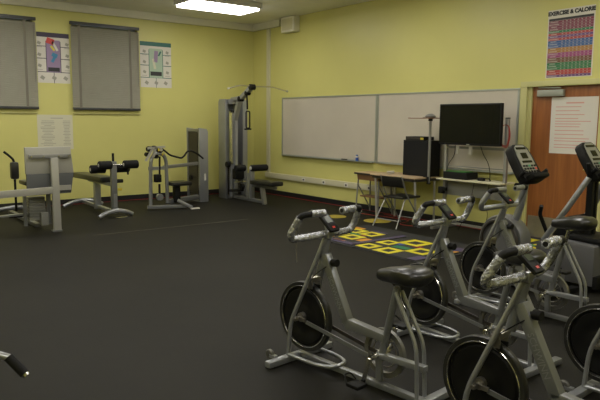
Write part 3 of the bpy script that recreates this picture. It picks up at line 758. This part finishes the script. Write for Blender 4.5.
nb('white').lathe(L(-1.165, -1.66, .665), L(-.78, -1.66, .665), [(0, -.012), (.03, -.012), (.035, .002), (0, .002)], 16).build('roller_cap', r)
r = nb('blackfoam').lathe(L(-1.42, -1.52, .66), L(-1.20, -1.52, .66), [(.014, 0), (.05, 0), (.062, .012), (.062, .21), (.05, .22), (.014, .22)], 20).build('foam_roller', t)
nb('chrome').cyl(L(-1.30, -1.30, .365), L(-.98, -1.30, .38), .014, 10).build('low_bar', t)
b = nb('black'); b.box(L(-1.14, -1.18, .52), (.20, .16, .22), bev=.04); b.box(L(-1.20, -1.20, .20), (.30, .10, .05), bev=.02); b.cyl(L(-1.16, -1.3, .28), L(-1.10, -1.3, .28), .06, 16); b.cyl(L(-1.30, -1.0, .70), L(-1.24, -1.0, .70), .06, 16); b.build('cable_guides', t)

# ------------------------------------------------------------------ desk area
# student desk
t = thing('student_desk', 'small student desk with tan top and tubular metal legs by the whiteboard wall', 'desk', (-.25, -4.10, 0))
nb('tan').box((.0, 0, .70), (.40, .60, .022), bev=.004).build('desktop', t)
nb('edge').box((-.204, 0, .692), (.010, .60, .030)).build('front_edge', t)
nb('brown').prism([(-.17, .27, .69), (-.17, -.27, .69), (-.17, -.22, .585), (-.17, .25, .585)], (.34, 0, 0)).build('book_box', t)
for s in (1, -1):
    nb('greymet').tube([(.17*s, .29, .012), (.14*s, .265, .60), (.14*s, .23, .655), (.14*s, -.19, .655), (.14*s, -.225, .60), (.17*s, -.25, .012)], .013, 10, .06).build('leg_frame', t)
nb('brown').box((0, .01, .30), (.20, .50, .022)).build('foot_brace', t)
for y in (.275, -.235): nb('greymet').tube([(-.14, y, .50), (.165, y-.0, .06)], .010, 8).build('cross_brace', t)
# table
t = thing('folding_table', 'low brown topped table carrying the black cabinet', 'table', (-.345, -4.87, 0))
nb('tabletop').box((0, 0, .722), (.61, .97, .022), bev=.005).build('tabletop', t)
nb('edge').box((0, 0, .690), (.56, .92, .042)).build('apron', t)
for (x, y) in ((-.24, -.44), (.20, -.44), (-.24, .40), (.20, .40)):
    nb('lightsilver').tube([(x-.02, y, .68), (x+(.02 if x < 0 else -.0), y, .0)], .018, 10).build('leg', t)
# black folding chair facing the wall
t = thing('folding_chair', 'black metal folding chair pulled up to the brown table', 'chair', (-.86, -5.17, 0), R(4))
for s in (1, -1):
    nb('greymet').tube([(.38, .205*s, .01), (-.02, .205*s, .52), (-.12, .20*s, .77)], .011, 10, .05).build('front_leg', t)
    nb('postgrey').tube([(-.25, .225*s, .01), (-.02, .185*s, .42), (.08, .180*s, .44)], .010, 10, .03).build('rear_leg', t)
nb('blackv').prism([(-.115, .195, .76), (-.115, -.195, .76), (-.125, -.205, .66), (-.075, -.205, .60), (-.075, .205, .60)], (.02, 0, 0), .006).build('backrest', t)
nb('blackv').box((.14, 0, .445), (.42, .38, .035), bev=.014).build('seat', t)
nb('greymet').tube([(.30, -.205, .11), (.30, .205, .11)], .008, 8).build('stretcher', t)
nb('greymet').tube([(-.19, -.215, .12), (-.19, .215, .12)], .008, 8).build('stretcher', t)
# black cabinet and the unit on it
t = thing('media_cabinet', 'black speaker cabinet standing on the brown table', 'cabinet', (-.215, -5.075, .7335))
b = nb('black'); b.box((0, 0, .275), (.25, .54, .55), bev=.006); b.build('body', t)
nb('blackfoam').box((-.127, 0, .275), (.006, .50, .51)).build('front_panel', t)
t = thing('amplifier', 'slim black audio unit lying on top of the black cabinet', 'amplifier', (-.215, -5.03, 1.2845))
b = nb('black'); b.box((0, 0, .028), (.23, .38, .055), bev=.004); b.build('body', t)
nb('edge').box((-.117, 0, .028), (.004, .34, .035)).build('front_panel', t)
nb('tag_y').box((-.1195, -.15, .026), (.003, .06, .03)).build('yellow_label', t)
# projector stand with tray
t = thing('tray_stand', 'grey pole with small tray clamped to the end of the brown table', 'stand', (-.40, -5.395, .70))
nb('postgrey').tube([(0, 0, -.05), (0, 0, .915)], .020, 12).build('pole', t)
nb('brown').box((-.02, .10, .922), (.26, .42, .014), bev=.003).build('tray', t)
b = nb('black'); b.box((0, .04, .0405), (.05, .09, .012)); b.box((0, .0, -.01), (.055, .03, .11)); b.build('clamp', t)
nb('black').box((0, 0, .90), (.045, .045, .04)).build('collar', t)
b = nb('paper').box((0, 0, .004), (.17, .22, .008), (0, 0, .15)).build('paper_stack'); b.location = (-.42, -5.20, 1.6295); tag(b, 'white papers lying on the tray of the grey pole', 'papers')
b = nb('shroudl'); b.loft([[(r0*math.cos(a*PI/6), r0*1.2*math.sin(a*PI/6), z) for a in range(12)] for r0, z in ((.065, 0), (.075, .02), (.055, .045), (.02, .06))]); b = b.build('cloth_bundle'); b.location = (-.42, -5.41, 1.6295); tag(b, 'crumpled grey cloth lying on the tray beside the television', 'cloth')
# tv stand
t = thing('television_stand', 'grey metal television stand with shelf and two posts in front of the whiteboard', 'stand', (-.33, -6.14, 0))
for s, zt in ((1, 1.26), (-1, 1.62)):
    y = .485 if s > 0 else -.535
    p = nb('postgrey').box((0, y, zt/2), (.045, .045, zt), bev=.006).build('post', t)
    nb('black').box((0, y, zt+.006), (.047, .047, .012)).build('post_cap', p)
    nb('postgrey').box((0, y, .025), (.55, .05, .05), bev=.006).build('foot', t)
nb('postgrey').box((0, -.01, .09), (.03, 1.0, .03)).build('lower_bar', t)
nb('race').box((0.02, -.02, .742), (.36, 1.09, .022), bev=.004).build('shelf', t)
nb('greymet').box((.03, -.015, .61), (.012, 1.0, .22)).build('back_panel', t)
nb('greymet').box((0, -.01, 1.205), (.035, 1.0, .035)).build('upper_bar', t)
nb('greymet').box((0, -.01, .93), (.02, 1.0, .015)).build('middle_bar', t)
for y in (.20, -.03): nb('white').box((-.030, y+.06, 1.17), (.02, .05, .11), bev=.004).build('mount_plate', t)
# television
t = thing('television', 'large black flat television on the metal stand, switched off', 'television', (-.43, -6.135, 1.245))
nb('black').box((0, 0, .29), (.055, 1.045, .58), bev=.008).build('body', t)
nb('screen').box((-.029, 0, .297), (.003, 1.005, .53)).build('screen', t)
nb('greymet').box((.040, 0, .20), (.03, .45, .30)).build('wall_mount', t)
nb('white').box((-.0285, .0, .012), (.003, .05, .010)).build('badge', t)
# dvd player
t = thing('disc_player', 'black player with a green stripe on the stand shelf under the television', 'media player', (-.32, -5.92, .7535))
nb('black').box((0, 0, .05), (.26, .42, .10), bev=.006).build('body', t)
nb('green').box((0, .02, .104), (.20, .34, .010)).build('green_case', t)
# adapter on left post
b = nb('black'); b.box((0, 0, 0), (.06, .09, .10), bev=.01); b.box((0, -.07, .02), (.04, .05, .05), bev=.01); b = b.build('power_adapter'); b.location = (-.40, -5.65, .57); tag(b, 'black power adapter strapped to the left post of the television stand', 'adapter')
# red cord hanging on the post
b = nb('redcord')
for i in range(3):
    b.tube([(-.02-.004*i, .045+.006*i*math.cos(i), .0), (-.03, .075+.008*i, -.12), (-.03-.003*i, .05, -.27-.012*i), (-.03, -.03-.006*i, -.29-.012*i), (-.03, -.065-.01*i, -.15), (-.02, -.04-.004*i, -.01)], .0045, 6, .06, closed=True)
b = b.build('extension_cord'); b.location = (-.345, -6.675, 1.54); tag(b, 'red coiled cord hanging on the right post of the television stand', 'cord')
b = nb('redcord').tube([(-.32, -3.35, .008), (-.42, -3.9, .008), (-.32, -4.5, .008), (-.26, -5.0, .008), (-.75, -5.05, .008), (-.60, -5.5, .008), (-.25, -5.45, .008), (-.20, -4.8, .008), (-.13, -4.2, .008)], .005, 6, .25).build('extension_cord'); tag(b, 'red cord lying on the floor under the table and desk', 'cord')
def cable(lab, pts, r=.005, k='black'):
    o = nb(k).tube(pts, r, 6, .06).build('cable'); tag(o, lab, 'cable', 'loose cables by the television'); return o
cable('black cable hanging down from the right half of the television', [(-.385, -6.30, 1.235), (-.375, -6.34, 1.12), (-.37, -6.42, 1.02), (-.37, -6.46, .90), (-.37, -6.46, .759)])
cable('black cable hanging down from the left half of the television', [(-.385, -5.86, 1.235), (-.375, -5.85, 1.10), (-.37, -5.73, .95), (-.37, -5.68, .759)])
cable('thin white cable hanging beside the left side of the black cabinet', [(-.20, -4.834, 1.31), (-.22, -4.77, 1.26), (-.24, -4.75, 1.10), (-.25, -4.77, .92), (-.25, -4.785, .739)], .005, 'white')
cable('black cable drooping beneath the television stand shelf', [(-.36, -6.2, .728), (-.36, -6.15, .45), (-.36, -6.05, .20), (-.36, -5.95, .005)], .004)
cable('black cable curling below the shelf near the right post', [(-.36, -6.45, .728), (-.36, -6.40, .42), (-.36, -6.45, .30), (-.36, -6.38, .005)], .004)
b = nb('white')
for i in range(4): b.ring((.02*math.cos(i*2), .03*math.sin(i*3), .010+.010*i), (math.sin(i)*.2, .1, 1), .055, .006, 20, 6)
b = b.build('cable_coil'); b.location = (-.42, -4.62, .734); tag(b, 'tangle of white cable lying on the table near the student desk', 'cable')
b = nb('black'); b.box((0, 0, .022), (.06, .10, .044), bev=.012); b.tube([(.0, -.05, .03), (.02, -.10, .05), (.0, -.16, .01)], .006, 6, .04); b = b.build('game_controller'); b.location = (-.34, -6.30, .7535); tag(b, 'small black device with wire on the stand shelf right of the player', 'device')

# ------------------------------------------------------------------ play mats
b = nb('fblack').box((0, 0, .005), (1.32, 2.20, .010), bev=.002).build('rubber_mat'); b.location = (-1.81, -5.97, 0); tag(b, 'large black rubber mat under the coloured puzzle mats', 'mat')
def ringtile(b, cx, cy, z, s, key='fyellow', rot=0., w=.28):
    b.m(key)
    o = [(-s/2, -s/2), (s/2, -s/2), (s/2, s/2), (-s/2, s/2)]; k = 1-w*2
    c, si = math.cos(rot), math.sin(rot)
    def T(p, f): return Vector((cx+(p[0]*c-p[1]*si)*f, cy+(p[0]*si+p[1]*c)*f, z))
    for i in range(4):
        a, d = o[i], o[(i+1) % 4]
        b.prism([T(a, 1), T(d, 1), T(d, k), T(a, k)], (0, 0, .003))
def playmat(label, x0, y0, cells, tips):
    t = thing('puzzle_mat', label, 'mat', (x0, y0, .0105), 0, 'coloured puzzle mats on the black mat')
    nb('fblack').box((.5, .51, .004), (1.0, 1.02, .008), bev=.001).build('base', t)
    b = MB()
    for (x, y, s) in cells: ringtile(b, x, y, .0085, s, 'fyellow', 0.0, .24)
    b.build('yellow_ring', t)
    b = MB()
    for (k, x, y, w, h2) in tips: b.m(k).box((x, y, .0098), (w, h2, .003))
    b.build('colour_inlay', t)
    return t
# local x away from the camera edge, local y towards the corner
playmat('puzzle mat with yellow rings and purple border, the one nearer the desks', -2.43, -5.925,
  [(.38, .40, .27), (.38, .72, .27), (.74, .40, .27), (.74, .72, .27)],
  [('fpurple', .06, .40, .11, .78), ('fpurple', .55, .05, .95, .09), ('fpink', .10, .35, .05, .24), ('forange', .17, .72, .09, .30), ('forange', .36, .15, .20, .12), ('fgreen', .56, .56, .09, .22), ('fred', .60, .40, .07, .10), ('forange', .92, .86, .12, .2), ('fpurple', .92, .45, .10, .3)])
playmat('puzzle mat with yellow rings, second one just behind the leftmost spin bicycle saddle', -2.45, -7.015,
  [(.16, .58, .28), (.16, .92, .24), (.52, .93, .24), (.78, .70, .34), (.44, .30, .30)],
  [('fpurple', .12, .08, .22, .14), ('fgreen', .42, .60, .12, .26), ('fred', .62, .52, .10, .12), ('fblue', .56, .76, .08, .10), ('fpurple', .90, .10, .18, .18), ('forange', .74, .07, .10, .10), ('fblue', .80, .12, .08, .1)])
b = playmat('puzzle mat with yellow rings lying in front of the door', -1.05, -7.72,
  [(.30, .30, .30), (.72, .34, .30), (.36, .72, .30), (.80, .75, .28)], [('forange', .1, .5, .1, .2), ('fgreen', .55, .5, .1, .15)])
b.location.z = .0005
d0 = nb('yellowdot').lathe((0, 0, 0), (0, 0, 1), [(0, 0), (.17, 0), (.175, .003), (.17, .006), (0, .007)], 28).build('floor_marker'); d0.location = (-.97, -3.93, .0005)
tag(d0, 'round yellow rubber marker on the floor, the farther left of two', 'floor marker', 'yellow floor markers')
d1 = d0.copy(); COL.objects.link(d1); d1.location = (-.74, -4.67, .0115 if False else .0005); d1['label'] = 'round yellow rubber marker on the floor beneath the black folding chair'
d1.location = (-.72, -4.65, .0005); d1.scale = (1.25, 1.25, 1)

# ------------------------------------------------------------------ world, camera, view
W = bpy.data.worlds.new('World'); SC.world = W; W.use_nodes = True
bg = W.node_tree.nodes['Background']; bg.inputs['Color'].default_value = (.80, .88, 1., 1); bg.inputs['Strength'].default_value = .9

F, PIT, YAW, ROL = 627.3, .1258, .6563, -.0080
fw = Vector((math.cos(PIT)*math.sin(YAW), math.cos(PIT)*math.cos(YAW), -math.sin(PIT)))
rt = Vector((math.cos(YAW), -math.sin(YAW), 0)); up = rt.cross(fw)
c, s = math.cos(ROL), math.sin(ROL)
rx = rt*c - up*s; uy = rt*s + up*c
cam = bpy.data.cameras.new('Camera'); co = bpy.data.objects.new('Camera', cam); COL.objects.link(co)
mw = Matrix((rx, uy, -fw)).transposed().to_4x4(); mw.translation = Vector((-7.697, -11.692, 1.570)); co.matrix_world = mw
cam.sensor_width = 36; cam.lens = F/600*36; cam.clip_start = .05
SC.camera = co
SC.view_settings.view_transform = 'Standard'; SC.view_settings.look = 'None'; SC.view_settings.gamma = 1; SC.view_settings.use_curve_mapping = False
SC.view_settings.exposure = .35
SC.cycles.max_bounces = 8
